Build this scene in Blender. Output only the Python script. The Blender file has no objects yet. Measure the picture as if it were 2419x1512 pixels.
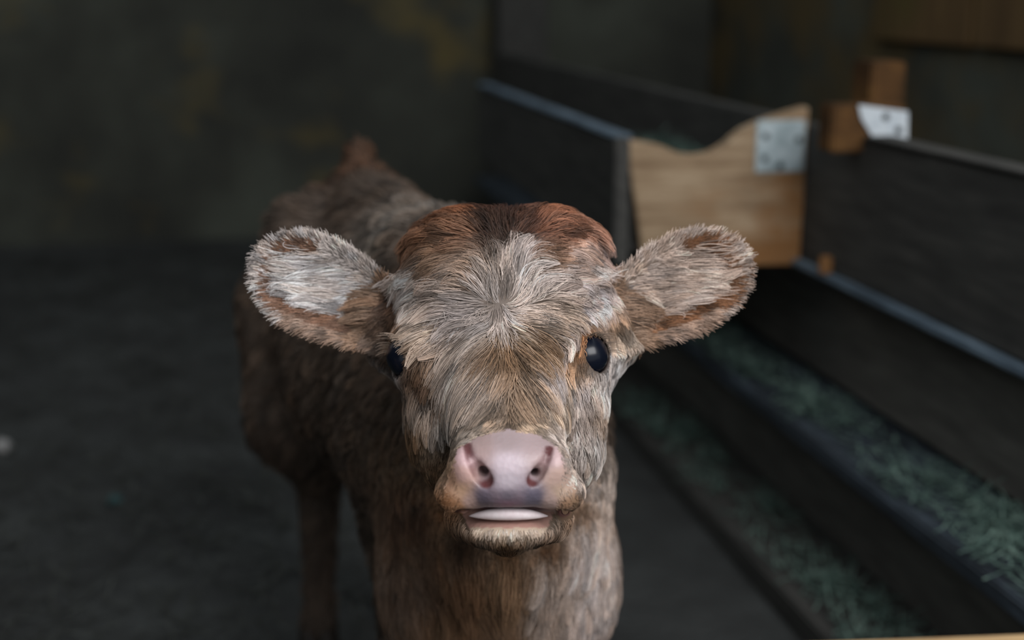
import bpy, bmesh, math, random
import numpy as np
from mathutils import Vector, Matrix
from mathutils.kdtree import KDTree
from mathutils.bvhtree import BVHTree

random.seed(7)
rng = np.random.default_rng(7)
scene = bpy.context.scene
COL = scene.collection

# ------------------------------------------------------------------ camera
H = 1.01                                   # camera height
PITCH = math.radians(13.0)                 # looking down
CP, SP = math.cos(PITCH), math.sin(PITCH)
FPX = 50.0 / 36.0 * 2419                   # focal length in pixels
cam_d = bpy.data.cameras.new('camera')
cam_d.lens = 50; cam_d.sensor_width = 36; cam_d.sensor_fit = 'HORIZONTAL'
cam_d.clip_start = 0.02; cam_d.clip_end = 60
cam_d.dof.use_dof = True
cam_d.dof.focus_distance = 1.135
cam_d.dof.aperture_fstop = 3.0
cam = bpy.data.objects.new('camera', cam_d)
COL.objects.link(cam)
cam.location = (0, 0, H)
cam.rotation_euler = (math.radians(90) - PITCH, 0, 0)
scene.camera = cam

# ------------------------------------------------------------------ light
world = bpy.data.worlds.new('dim_daylight'); scene.world = world
world.use_nodes = True
bg = world.node_tree.nodes['Background']
bg.inputs['Color'].default_value = (0.92, 0.97, 1.0, 1)
bg.inputs['Strength'].default_value = 0.45


def area(name, loc, target, sx, sy, power, color):
    d = bpy.data.lights.new(name, 'AREA')
    d.shape = 'RECTANGLE'; d.size = sx; d.size_y = sy; d.energy = power; d.color = color
    o = bpy.data.objects.new(name, d); COL.objects.link(o)
    o.location = loc
    v = Vector(target) - Vector(loc)
    o.rotation_euler = v.to_track_quat('-Z', 'Y').to_euler()
    return o


# daylight falling through the open barn door behind and to the right of the camera
area('door_daylight', (1.0, -0.55, 2.2), (0.0, 1.15, 0.75), 2.0, 1.5, 70, (1.0, 0.975, 0.965))

scene.view_settings.view_transform = 'Standard'
scene.view_settings.look = 'None'
scene.view_settings.gamma = 1.0
scene.view_settings.exposure = 0.0
scene.view_settings.use_curve_mapping = False
scene.cycles.use_denoising = True
scene.cycles.max_bounces = 6


# ------------------------------------------------------------------ helpers
def lin(c):
    c = np.asarray(c, dtype=float) / 255.0
    return np.where(c <= 0.04045, c / 12.92, ((c + 0.055) / 1.055) ** 2.4)


def tag(o, label=None, cat=None, group=None, kind=None):
    if label: o['label'] = label
    if cat: o['category'] = cat
    if group: o['group'] = group
    if kind: o['kind'] = kind
    return o


def empty(name, loc=(0, 0, 0), rz=0.0):
    o = bpy.data.objects.new(name, None); COL.objects.link(o)
    o.location = loc; o.rotation_euler = (0, 0, rz); o.empty_display_size = 0.1
    return o


def link(name, me, mat=None, parent=None, smooth=False):
    o = bpy.data.objects.new(name, me); COL.objects.link(o)
    if mat is not None: me.materials.append(mat)
    if parent is not None: o.parent = parent
    if smooth:
        me.polygons.foreach_set('use_smooth', [True] * len(me.polygons))
    return o


def bm_obj(name, bm, mat=None, parent=None, smooth=False, bevel=0.0):
    if bevel > 0:
        bmesh.ops.bevel(bm, geom=[e for e in bm.edges], offset=bevel, segments=2, affect='EDGES', clamp_overlap=True)
    bmesh.ops.recalc_face_normals(bm, faces=bm.faces)
    me = bpy.data.meshes.new(name); bm.to_mesh(me); bm.free()
    return link(name, me, mat, parent, smooth)


def box_bm(x0, x1, y0, y1, z0, z1, cuts=0, wobble=0.0):
    bm = bmesh.new()
    v = [bm.verts.new((x, y, z)) for x in (x0, x1) for y in (y0, y1) for z in (z0, z1)]
    for f in ((0, 1, 3, 2), (4, 6, 7, 5), (0, 4, 5, 1), (2, 3, 7, 6), (0, 2, 6, 4), (1, 5, 7, 3)):
        bm.faces.new([v[i] for i in f])
    return bm


def prism_bm(pts, axis, a0, a1):
    """Extrude a 2D outline (list of (u, v)) along axis 'y' (u=x, v=z) from a0 to a1."""
    bm = bmesh.new()
    lo = [bm.verts.new((u, a0, v)) for u, v in pts]
    hi = [bm.verts.new((u, a1, v)) for u, v in pts]
    bm.faces.new(lo); bm.faces.new(hi[::-1])
    n = len(pts)
    for i in range(n):
        bm.faces.new((lo[i], hi[i], hi[(i + 1) % n], lo[(i + 1) % n]))
    return bm


class NT:
    def __init__(self, name):
        self.m = bpy.data.materials.new(name); self.m.use_nodes = True
        self.t = self.m.node_tree; self.b = self.t.nodes['Principled BSDF']

    def n(self, typ, **kw):
        x = self.t.nodes.new(typ)
        for k, v in kw.items(): setattr(x, k, v)
        return x

    def l(self, a, b): self.t.links.new(a, b)

    def ramp(self, fac, stops):
        r = self.n('ShaderNodeValToRGB'); e = r.color_ramp.elements
        while len(e) < len(stops): e.new(0.5)
        for el, (p, c) in zip(e, stops):
            el.position = p; el.color = (*lin(c), 1)
        self.l(fac, r.inputs['Fac']); return r.outputs['Color']

    def noise(self, scale, stretch=(1, 1, 1), detail=4, rough=0.6, loc=(0, 0, 0)):
        tc = self.n('ShaderNodeTexCoord'); mp = self.n('ShaderNodeMapping')
        mp.inputs['Scale'].default_value = stretch; mp.inputs['Location'].default_value = loc
        self.l(tc.outputs['Object'], mp.inputs['Vector'])
        no = self.n('ShaderNodeTexNoise')
        no.inputs['Scale'].default_value = scale; no.inputs['Detail'].default_value = detail
        no.inputs['Roughness'].default_value = rough
        self.l(mp.outputs['Vector'], no.inputs['Vector'])
        return no.outputs['Fac']

    def mix(self, a, b, f, mode='MIX'):
        x = self.n('ShaderNodeMix', data_type='RGBA', blend_type=mode)
        for s, v in ((x.inputs[6], a), (x.inputs[7], b)):
            if hasattr(v, 'links') or hasattr(v, 'is_linked'): self.l(v, s)
            else: s.default_value = (*lin(v), 1)
        if hasattr(f, 'is_linked'): self.l(f, x.inputs[0])
        else: x.inputs[0].default_value = f
        return x.outputs[2]

    def bump(self, h, strength=0.4, dist=0.01):
        b = self.n('ShaderNodeBump'); b.inputs['Strength'].default_value = strength
        b.inputs['Distance'].default_value = dist
        self.l(h, b.inputs['Height']); self.l(b.outputs['Normal'], self.b.inputs['Normal'])

    def done(self, color=None, rough=0.8, spec=0.3, metal=0.0):
        if color is not None:
            if hasattr(color, 'is_linked'): self.l(color, self.b.inputs['Base Color'])
            else: self.b.inputs['Base Color'].default_value = (*lin(color), 1)
        self.b.inputs['Roughness'].default_value = rough
        self.b.inputs['Specular IOR Level'].default_value = spec
        self.b.inputs['Metallic'].default_value = metal
        return self.m


def wood(name, dark, mid, light, axis='y', patches=None, rough=0.85, scale=9, spec=0.2):
    """Weathered sawn timber, grain along the given local axis."""
    t = NT(name)
    st = {'x': (0.12, 1, 1), 'y': (1, 0.12, 1), 'z': (1, 1, 0.12)}[axis]
    g = t.noise(scale * 5, st, 6, 0.65)
    c = t.ramp(g, [(0.3, dark), (0.52, mid), (0.72, light)])
    if patches:
        p = t.noise(scale * 0.35, (1, 1, 1), 3, 0.5, (3.1, 1.7, 0.4))
        pf = t.ramp(p, [(0.5, (0, 0, 0)), (0.66, (255, 255, 255))])
        c = t.mix(c, patches, pf)
    t.bump(g, 0.5, 0.004)
    return t.done(c, rough, spec)


# ------------------------------------------------------------------ materials of the barn
M_dark = wood('dark_timber', (58, 58, 57), (72, 72, 70), (86, 85, 82), 'y')
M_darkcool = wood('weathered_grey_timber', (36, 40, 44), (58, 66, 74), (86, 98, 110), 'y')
M_edge = wood('highlit_rail_edge', (60, 70, 80), (96, 112, 126), (128, 146, 160), 'y')  # cool highlight along the edges painted into the timber colour
M_mid = wood('grey_brown_timber', (84, 83, 80), (102, 101, 97), (118, 117, 112), 'y')
M_plank = wood('ochre_brown_planking', (82, 65, 46), (106, 85, 58), (124, 102, 68), 'z', (94, 88, 50), scale=4)
t = NT('pale_pine')
c = t.ramp(t.noise(50, (0.12, 1, 1), 6, 0.65), [(0.3, (122, 100, 78)), (0.52, (158, 136, 110)), (0.72, (188, 168, 142))])
tc = t.n('ShaderNodeTexCoord'); sx_ = t.n('ShaderNodeSeparateXYZ'); t.l(tc.outputs['Object'], sx_.inputs[0])
def mnode(op, a_, b_):
    m = t.n('ShaderNodeMath', operation=op)
    for k_, v_ in enumerate((a_, b_)):
        if hasattr(v_, 'is_linked'): t.l(v_, m.inputs[k_])
        else: m.inputs[k_].default_value = v_
    return m.outputs[0]
st_ = mnode('ADD', mnode('MULTIPLY', mnode('SUBTRACT', sx_.outputs['X'], 0.86), 3.2), mnode('MULTIPLY', mnode('SUBTRACT', 0.66, sx_.outputs['Z']), 2.6))
st_ = mnode('ADD', st_, mnode('MULTIPLY', mnode('SUBTRACT', t.noise(14, (0.5, 1, 1), 4, 0.6), 0.5), 1.6))
c = t.mix(c, (138, 92, 46), t.ramp(st_, [(0.0, (0, 0, 0)), (0.45, (225, 225, 225))]))
t.bump(t.noise(50, (0.12, 1, 1), 6, 0.65), 0.5, 0.004)
M_pale = t.done(c, 0.85, 0.2)
M_rust = wood('brown_plank', (58, 42, 26), (88, 62, 36), (112, 82, 46), 'y', (84, 78, 40), scale=4)
M_gate = wood('yellow_pine_rail', (150, 122, 88), (186, 158, 118), (206, 182, 142), 'x')
M_wallb = None


def wall_mat(name, lo=0.56, hi=0.74, loc=(5.3, 2.2, 7.25), ochre=(108, 97, 65)):
    t = NT(name)
    a = t.noise(1.3, (1, 1, 1), 5, 0.6)
    c = t.ramp(a, [(0.34, (58, 59, 56)), (0.5, (72, 74, 68)), (0.64, (88, 92, 84))])
    b = t.noise(2.1, (1, 1, 1.3), 3, 0.55, loc)
    bf = t.ramp(b, [(lo, (0, 0, 0)), (hi, (255, 255, 255))])
    c = t.mix(c, ochre, bf)
    g = t.noise(30, (1, 1, 0.1), 4, 0.6)
    t.bump(g, 0.5, 0.01)
    return t.done(c, 0.95, 0.1)


M_wall = wall_mat('mossy_dark_boards')
M_wallr = wall_mat('brown_stained_boards', 0.40, 0.62, (1.3, 0.2, 2.25), (98, 86, 62))

t = NT('trodden_dark_straw')
a = t.noise(3.0, (1, 1, 1), 6, 0.65)
c = t.ramp(a, [(0.3, (54, 55, 55)), (0.52, (66, 68, 68)), (0.72, (80, 83, 83))])
t.bump(t.noise(60, (1, 1, 1), 4, 0.6), 0.7, 0.02)
M_floor = t.done(c, 0.95, 0.1)

t = NT('galvanised_plate')
a = t.noise(40, (1, 1, 1), 4, 0.6)
c = t.ramp(a, [(0.3, (142, 160, 166)), (0.6, (186, 202, 208)), (0.8, (206, 218, 224))])
M_galv = t.done(c, 0.5, 0.5, 0.15)
t = NT('bright_zinc_plate')
c = t.ramp(t.noise(40, (1, 1, 1), 4, 0.6), [(0.3, (190, 202, 212)), (0.6, (214, 224, 232)), (0.8, (226, 234, 240))])
M_zinc = t.done(c, 0.5, 0.5, 0.1)
M_hole = NT('screw_hole_dark').done((34, 42, 46), 0.8, 0.1)

# ------------------------------------------------------------------ the barn (room frame turned with the stall partition)
YAW = math.radians(10.65)


def room(o):
    """Place an object modelled in room coordinates (w across, d along the partition, z up)."""
    o.rotation_euler = (0, 0, YAW)
    return o


def struct(name, bm, mat):
    o = bm_obj(name, bm, mat); o['kind'] = 'structure'
    return room(o)


struct('floor', box_bm(-3.2, 2.2, -1.5, 6.2, -0.1, 0.0), M_floor)
struct('wall_back', box_bm(-3.2, 2.2, 6.0, 6.2, 0.0, 3.0), M_wall)
struct('wall_right', box_bm(2.0, 2.2, 0.2, 6.0, 0.0, 3.0), M_wallr)
struct('wall_left', box_bm(-3.2, -3.0, -1.5, 6.0, 0.0, 3.0), M_wall)


def rpart(name, bm, mat, parent, label=None, bevel=0.004):
    o = bm_obj(name, bm, mat, parent, bevel=bevel)
    if label: o['label'] = label
    return o


def disc_bm(c, r, axis='y', depth=0.002, n=14):
    bm = bmesh.new()
    m = Matrix.Translation(c) @ (Matrix.Rotation(math.pi / 2, 4, 'X') if axis == 'y' else Matrix.Identity(4))
    bmesh.ops.create_cone(bm, cap_ends=True, segments=n, radius1=r, radius2=r, depth=depth, matrix=m)
    return bm


# stall partition, running from beside the camera to the back wall
part_root = room(empty('stall_partition'))
tag(part_root, 'long dark wooden stall partition of stacked boards along the right side', 'stall partition')
rpart('upper_board', box_bm(1.002, 1.045, 1.3, 5.6, 0.53, 0.775), M_dark, part_root)
rpart('middle_board', box_bm(1.06, 1.10, 1.3, 5.6, 0.30, 0.515), M_mid, part_root)
rpart('ledge_rail', box_bm(0.982, 1.10, 1.3, 5.6, 0.518, 0.53), M_edge, part_root, 'grey rail edge with painted highlight')
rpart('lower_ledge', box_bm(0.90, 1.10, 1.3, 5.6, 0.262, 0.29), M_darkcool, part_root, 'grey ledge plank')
rpart('lower_board', box_bm(1.02, 1.06, 1.3, 5.6, 0.0, 0.262), M_mid, part_root)
rpart('footing_plank', box_bm(0.84, 1.02, 1.3, 5.6, 0.0, 0.05), M_dark, part_root)
rpart('top_rail', box_bm(0.996, 1.05, 1.3, 2.19, 0.775, 0.780), M_dark, part_root)
rpart('peg', disc_bm((0.99, 2.30, 0.545), 0.012, 'z', 0.03), M_pale, part_root, 'small pale peg')
rpart('post', box_bm(1.047, 1.110, 2.28, 2.36, 0.53, 0.895), M_rust, part_root, 'brown upright post')
rpart('cross_block', box_bm(0.945, 1.075, 2.2, 2.255, 0.752, 0.830), M_rust, part_root, 'brown timber block')
rpart('post', box_bm(1.10, 1.19, 1.5, 1.6, 0.0, 0.78), M_dark, part_root)

back_post = room(empty('post')); tag(back_post, 'tall dark square post standing at the far end behind the manger', 'post')
rpart('shaft', box_bm(1.02, 1.22, 5.7, 5.9, 0.0, 2.6), M_dark, back_post)

for (d0, d1, lab) in ((2.2, 3.66, 'brown wall plank high at right, nearer one beside the seam'),
                      (3.685, 4.3, 'brown wall plank high at right, farther one beyond the seam')):
    o = room(rpart('wall_plank', box_bm(1.97, 2.0, d0, d1, 0.862, 1.2), M_plank, None))
    tag(o, lab, 'plank', 'brown planks on the right wall')

# manger: an open trough with a pale notched end panel
mg = room(empty('manger')); tag(mg, 'wooden hay manger with pale notched end panel fixed to the stall partition', 'manger')
D0 = 2.44


def on_panel(px, py):
    """Where the sight line through this point of the photograph crosses the plane of the end panel, as (w, z)."""
    u = (px - 1209.5) / FPX; v = (756 - py) / FPX
    x, y, z = u, CP + v * SP, -SP + v * CP
    w, d = x * math.cos(YAW) + y * math.sin(YAW), -x * math.sin(YAW) + y * math.cos(YAW)
    k = D0 / d
    return (w * k, H + z * k)


outline = [on_panel(*p) for p in ((1520, 612), (1700, 628), (1889, 626), (1897, 480), (1912, 252), (1876, 263), (1835, 276), (1794, 291), (1758, 308), (1735, 324), (1718, 342),
                                  (1700, 358), (1680, 368), (1645, 373), (1615, 370), (1592, 361), (1570, 346), (1530, 337), (1480, 331))]
rpart('end_panel', prism_bm(outline, 'y', D0, D0 + 0.035), M_pale, mg, 'pale pine end panel with a scooped top', bevel=0.003)
rpart('side_board', box_bm(0.655, 0.685, D0 + 0.037, 4.0, 0.545, 0.752), M_dark, mg)
rpart('side_top_highlight', box_bm(0.65, 0.69, D0 + 0.037, 4.0, 0.752, 0.760), M_edge, mg, 'top edge with painted blue grey highlight')  # thin strip carrying the painted highlight of the board's top edge
rpart('bottom_board', box_bm(0.685, 0.998, D0 + 0.037, 4.0, 0.545, 0.57), M_dark, mg)
rpart('corner_batten', box_bm(0.645, 0.671, D0 - 0.005, D0 + 0.036, 0.53, 0.757), M_dark, mg)
pl = rpart('bracket_plate', box_bm(0.905, 0.997, D0 - 0.005, D0 - 0.0005, 0.692, 0.785), M_galv, mg, 'galvanised bracket plate with screw holes', bevel=0.0015)


for (u, z) in ((0.921, 0.757), (0.921, 0.717), (0.984, 0.75), (0.951, 0.703)):
    rpart('screw_hole', disc_bm((u, D0 - 0.0055, z), 0.006), M_hole, pl, bevel=0)

# second plate on the partition's top rail
pl2 = rpart('bracket_plate', prism_bm([(0.0, 0.0), (0.088, -0.012), (0.090, -0.062), (0.060, -0.066), (0.046, -0.054), (0.030, -0.056), (0.006, -0.022)], 'y', 0, 0.004),
            M_zinc, part_root, 'bright galvanised corner plate', bevel=0.001)
pl2.location = (0.988, 2.194, 0.830)
for (u, z) in ((0.048, -0.02), (0.072, -0.042)):
    rpart('screw_hole', disc_bm((u, -0.0008, z), 0.006), M_hole, pl2, bevel=0)

# gate in front of the calf: only its top rail reaches into the picture
gate = empty('gate', (0, 0, 0)); tag(gate, 'pale yellow pine gate rail across the lower right corner in front', 'gate')
gr = bm_obj('rail', box_bm(-0.95, 0.55, -0.02, 0.02, -0.045, 0.045), M_gate, gate, bevel=0.006)
gr.location = (0.235, 0.80, 0.574); gr.rotation_euler = (0, math.radians(-2.3), 0)
for i, x in enumerate((-0.70, 0.74)):
    p = bm_obj('post', box_bm(-0.04, 0.04, 0.02, 0.09, 0.0, 0.64), M_gate, gate, bevel=0.004)
    p.location = (x, 0.80, 0)


# ------------------------------------------------------------------ loose hay and straw
def blades(name, pts, mat, length=(0.03, 0.09), width=0.0016, tilt=0.5, lift=(0.0, 0.02), dirn=None):
    """Curved grass blades, three-sided strips, in room coordinates."""
    n = len(pts)
    L = rng.uniform(*length, n); az = rng.uniform(0, 2 * math.pi, n)
    if dirn is not None: az = dirn + rng.normal(0, 0.9, n)
    el = rng.normal(0, tilt, n) * 0.6
    d = np.stack([np.cos(az) * np.cos(el), np.sin(az) * np.cos(el), np.abs(np.sin(el))], 1)
    side = np.stack([-np.sin(az), np.cos(az), np.zeros(n)], 1)
    up = np.cross(d, side) * -1
    bend = rng.uniform(-0.25, 0.35, n)
    base = np.asarray(pts) + np.stack([np.zeros(n), np.zeros(n), rng.uniform(*lift, n)], 1)
    V = []
    for s in (0, 0.35, 0.7, 1.0):
        c = base + d * (L * (s - 0.5))[:, None] + np.array([0, 0, 1.0]) * (bend * L * (s - 0.5) ** 2 * -1.2)[:, None]
        w = width * (1 - 0.6 * s)
        c[:, 2] = np.maximum(c[:, 2], base[:, 2] + 0.001)
        V += [c + side * w, c - side * w, c + up * w * 0.7]
    V = np.stack(V, 1).reshape(-1, 3)
    F = []
    for k in range(3):
        for j in range(3):
            F.append((3 * k + j, 3 * k + (j + 1) % 3, 3 * k + 3 + (j + 1) % 3, 3 * k + 3 + j))
    F = (np.arange(n)[:, None, None] * 12 + np.array(F)[None]).reshape(-1, 4)
    me = bpy.data.meshes.new(name)
    me.from_pydata(V.tolist(), [], F.tolist())
    return room(link(name, me, mat))


t = NT('grey_green_hay')
c = t.ramp(t.noise(45, (1, 1, 1), 3, 0.6), [(0.32, (54, 72, 68)), (0.5, (98, 122, 114)), (0.7, (146, 172, 160))])
M_hay = t.done(c, 0.9, 0.1)
t = NT('dull_straw')
c = t.ramp(t.noise(30, (1, 1, 1), 3, 0.6), [(0.32, (46, 46, 42)), (0.5, (70, 72, 68)), (0.7, (96, 100, 98))])
M_straw = t.done(c, 0.9, 0.1)


def ledge_pts(n, w0, w1, d0, d1, z, falloff, clump=0.75, seed=1):
    r = np.random.default_rng(seed)
    out = []
    cl = [(r.uniform(w0, w1), d0 + (d1 - d0) * r.uniform(0, 1) ** falloff, r.uniform(0.02, 0.08)) for _ in range(22)]
    for _ in range(n):
        if r.uniform() < clump:
            cw, cd, cr = cl[r.integers(len(cl))]
            w = np.clip(cw + r.normal(0, cr * 0.5), w0, w1); d = np.clip(cd + r.normal(0, cr), d0, d1)
        else:
            w = r.uniform(w0, w1); d = d0 + (d1 - d0) * r.uniform(0, 1) ** falloff
        out.append((w, d, z))
    return out


h = blades('hay', ledge_pts(1050, 0.915, 1.01, 1.36, 3.3, 0.292, 1.5, seed=3), M_hay, lift=(0, 0.03), dirn=1.57)
tag(h, 'grey green wisps of hay scattered along the upper ledge of the partition', 'hay', kind='stuff')
h = blades('hay', ledge_pts(900, 0.85, 0.96, 1.36, 3.2, 0.052, 1.3, seed=5), M_hay, lift=(0, 0.03), dirn=1.57)
tag(h, 'lower line of grey green hay lying along the foot of the partition', 'hay', kind='stuff')
r_ = np.random.default_rng(12)
h = blades('hay', [(r_.uniform(.75, .93), r_.uniform(2.54, 3.1), .575 + .125 * r_.random() ** .5) for _ in range(900)], M_hay, length=(0.03, 0.08), lift=(0, 0.004))
tag(h, 'grey green hay heaped inside the manger behind its scooped end panel', 'hay', kind='stuff')
r_ = np.random.default_rng(11)
pts = [(r_.uniform(-1.9, 0.56), r_.uniform(1.6, 5.7), 0.0) for _ in range(5200)]
h = blades('straw', pts, M_straw, length=(0.05, 0.16), width=0.002, lift=(0, 0.02))
tag(h, 'dull dark straw bedding strewn over the barn floor', 'straw', kind='stuff')


def pebble(name, loc, r, mat, label, cat, squash=0.6):
    bm = bmesh.new(); bmesh.ops.create_icosphere(bm, subdivisions=3, radius=r)
    rr = random.Random(name)
    for v in bm.verts:
        k = 1 + 0.16 * math.sin(v.co.x / r * 2.3 + 1) * math.cos(v.co.y / r * 1.9) + rr.uniform(-0.02, 0.02)
        v.co = Vector((v.co.x * k, v.co.y * k * 0.8, v.co.z * squash * k))
    o = bm_obj(name, bm, mat, smooth=True); o.location = (loc[0], loc[1], loc[2] + r * squash * 0.85)
    tag(o, label, cat); return o


def floor_at(px, py, z=0.0):
    u = (px - 1209.5) / FPX; v = (756 - py) / FPX
    d = Vector((u, CP + v * SP, -SP + v * CP))
    k = (z - H) / d.z
    return Vector((0, 0, H)) + d * k


pebble('stone', floor_at(2, 1068), 0.026, NT('pale_stone').done((150, 150, 150), 0.9, 0.1), 'small pale grey stone on the dark floor at the far left edge', 'stone')
pebble('scrap', floor_at(270, 1192), 0.017, NT('teal_scrap').done((58, 86, 88), 0.8, 0.2), 'small teal scrap lying on the dark floor at lower left', 'scrap')

# ================================================================== the calf
# Modelled in a frame F: x right, y depth from the photographer's spot, z up, turned with the viewing pitch; then put into the world.


def q(px, py, d):
    return np.array([(px - 1209.5) * d / FPX, d, (756 - py) * d / FPX])


def w2f(x, y, z):
    return np.array([x, y * CP - (z - H) * SP, y * SP + (z - H) * CP])


def f2w(P):
    P = np.asarray(P)
    return np.stack([P[..., 0], P[..., 1] * CP + P[..., 2] * SP, H - P[..., 1] * SP + P[..., 2] * CP], -1)


def axis_coords(segs):
    out = []
    for a, b, st in segs:
        out.append(np.arange(a, b - st * 0.5, st))
    out.append([segs[-1][1]])
    return np.concatenate(out).astype(np.float32)


GX = axis_coords([(-0.46, -0.24, 0.010), (-0.24, 0.225, 0.0021), (0.225, 0.28, 0.010)])
GY = axis_coords([(1.0, 1.30, 0.0021), (1.30, 1.42, 0.006), (1.42, 2.42, 0.012)])
GZ = axis_coords([(-0.82, -0.21, 0.010), (-0.21, 0.112, 0.0021), (0.112, 0.34, 0.010)])
D = np.full((len(GX), len(GY), len(GZ)), 9.0, dtype=np.float32)


def sl(lo, hi):
    r = []
    for g, a, b in zip((GX, GY, GZ), lo, hi):
        i = max(0, np.searchsorted(g, a) - 1); j = min(len(g), np.searchsorted(g, b) + 1)
        r.append(slice(i, max(j, i + 1)))
    return tuple(r)


def sub(s):
    return GX[s[0]][:, None, None], GY[s[1]][None, :, None], GZ[s[2]][None, None, :]


def blend(s, d, k, op):
    cur = D[s]
    if op == 'add':
        h = np.clip(0.5 + 0.5 * (cur - d) / k, 0, 1)
        D[s] = cur * (1 - h) + d * h - k * h * (1 - h)
    else:
        h = np.clip(0.5 - 0.5 * (cur + d) / k, 0, 1)
        D[s] = cur * (1 - h) - d * h + k * h * (1 - h)


def ell(c, r, k=0.02, op='add', p=2.0):
    c = np.asarray(c); r = np.asarray(r, dtype=float) * np.ones(3); m = k + 0.02
    s = sl(c - r - m, c + r + m); X, Y, Z = sub(s)
    ax, ay, az = np.abs(X - c[0]) / r[0], np.abs(Y - c[1]) / r[1], np.abs(Z - c[2]) / r[2]
    n = (ax ** p + ay ** p + az ** p) ** (1 / p)
    g = np.sqrt((ax / r[0]) ** 2 + (ay / r[1]) ** 2 + (az / r[2]) ** 2) / np.maximum(np.sqrt(ax ** 2 + ay ** 2 + az ** 2), 1e-6)
    blend(s, ((n - 1) / np.maximum(g, 1e-6)).astype(np.float32), k, op)


def cone(a, ra, b, rb, k=0.02, op='add'):
    a = np.asarray(a); b = np.asarray(b); m = k + 0.02 + max(ra, rb)
    s = sl(np.minimum(a, b) - m, np.maximum(a, b) + m); X, Y, Z = sub(s)
    ab = b - a; L2 = float(ab @ ab)
    t_ = np.clip(((X - a[0]) * ab[0] + (Y - a[1]) * ab[1] + (Z - a[2]) * ab[2]) / L2, 0, 1)
    d = np.sqrt((X - a[0] - t_ * ab[0]) ** 2 + (Y - a[1] - t_ * ab[1]) ** 2 + (Z - a[2] - t_ * ab[2]) ** 2) - (ra + (rb - ra) * t_)
    blend(s, d.astype(np.float32), k, op)


def chain(pts, k=0.02, op='add'):
    for (a, ra), (b, rb) in zip(pts[:-1], pts[1:]): cone(a, ra, b, rb, k, op)


# trunk, neck, legs (in world metres, feet on the floor)
cone(w2f(-.065, 1.58, .55), .130, w2f(-.13, 1.80, .545), .160, .05)
cone(w2f(-.13, 1.80, .545), .160, w2f(-.205, 2.03, .585), .15, .05)
cone(w2f(-.02, 1.47, .50), .110, w2f(-.055, 1.60, .52), .13, .05)
cone(w2f(-.085, 1.60, .705), .05, w2f(-.205, 2.0, .715), .05, .05)
cone(w2f(-.215, 2.03, .72), .040, w2f(-.225, 2.08, .785), .012, .03)
cone(w2f(-.225, 2.08, .785), .012, w2f(-.245, 2.20, .70), .018, .02)
cone(w2f(-.245, 2.20, .70), .018, w2f(-.25, 2.21, .38), .014, .02)
ell(w2f(-.30, 1.98, .685), (.045, .05, .045), .05)
for sx, hipx in ((.056, -.115), (-.125, -.30)):
    chain([(w2f(sx, 1.58, .52), .056), (w2f(sx, 1.59, .40), .048), (w2f(sx, 1.555, .245), .031)], .03)
    chain([(w2f(sx, 1.555, .245), .031), (w2f(sx, 1.55, .10), .020), (w2f(sx, 1.535, .05), .027)], .015)
    chain([(w2f(hipx, 2.01, .56), .10), (w2f(hipx, 1.94, .42), .072), (w2f(hipx, 2.10, .275), .033)], .03)
    chain([(w2f(hipx, 2.10, .275), .033), (w2f(hipx, 2.065, .10), .023), (w2f(hipx, 2.045, .05), .029)], .015)
NECK = [(q(1195, 690, 1.33), .068), (np.array([-.010, 1.43, -.18]), .096), (np.array([-.014, 1.50, -.255]), .107)]
chain(NECK, .04)
ell(np.array([-.014, 1.485, -.295]), (.112, .085, .085), .05)
cone(np.array([-.014, 1.49, -.25]), .100, w2f(-.065, 1.68, .53), .135, .06)
cone(np.array([-.012, 1.43, -.14]), .085, w2f(-.07, 1.64, .60), .120, .06)
cone(np.array([-.01, 1.36, .0]), .07, w2f(-.07, 1.60, .66), .095, .05)
cone(np.array([-.008, 1.30, -.11]), .055, np.array([-.012, 1.39, -.20]), .075, .04)

# skull
ell(q(1108, 690, 1.24), (.056, .072, .066), .03)
ell(q(1282, 690, 1.24), (.056, .072, .066), .03)
ell(q(1195, 636, 1.25), (.080, .055, .036), .022, p=2.8)
ell(q(1385, 800, 1.245), (.030, .04, .045), .025)
ell(q(1005, 800, 1.245), (.030, .04, .045), .025)
ORB = {1: (q(1366, 840, 1.186), np.array([.62, -.78, .02])), -1: (q(990, 842, 1.196), np.array([-.90, -.44, .02]))}
for sgn, (c, _) in ORB.items():
    ell(c, .0265, .02)
cone(q(1195, 770, 1.225), .062, q(1203, 1060, 1.108), .042, .03)
ell(q(1330, 1000, 1.212), (.034, .055, .062), .03)
ell(q(1066, 1000, 1.212), (.034, .055, .062), .03)
# muzzle, lips, jaw
ell(q(1203, 1112, 1.084), (.0455, .040, .0295), .014, p=2.5)
ell(q(1080, 1166, 1.078), (.017, .022, .016), .012)
ell(q(1328, 1162, 1.078), (.017, .022, .016), .012)
cone(q(1200, 1245, 1.125), .022, q(1200, 1120, 1.26), .045, .03)
ell(q(1200, 1256, 1.094), (.0350, .030, .0135), .010, p=2.1)
ell(q(1115, 1222, 1.125), (.022, .030, .019), .012)
ell(q(1290, 1222, 1.125), (.022, .030, .019), .012)
ell(q(1097, 1100, 1.062), (.010, .014, .013), .010)
ell(q(1312, 1100, 1.062), (.010, .014, .013), .010)


def front(px, py, d0=1.0, d1=1.3):
    """Depth at which the ray through this point of the face meets the modelled surface."""
    for d in np.arange(d0, d1, 0.001):
        p = q(px, py, d)
        i = (np.abs(GX - p[0]).argmin(), np.abs(GY - p[1]).argmin(), np.abs(GZ - p[2]).argmin())
        if D[i] < 0: return d
    return d1


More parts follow.
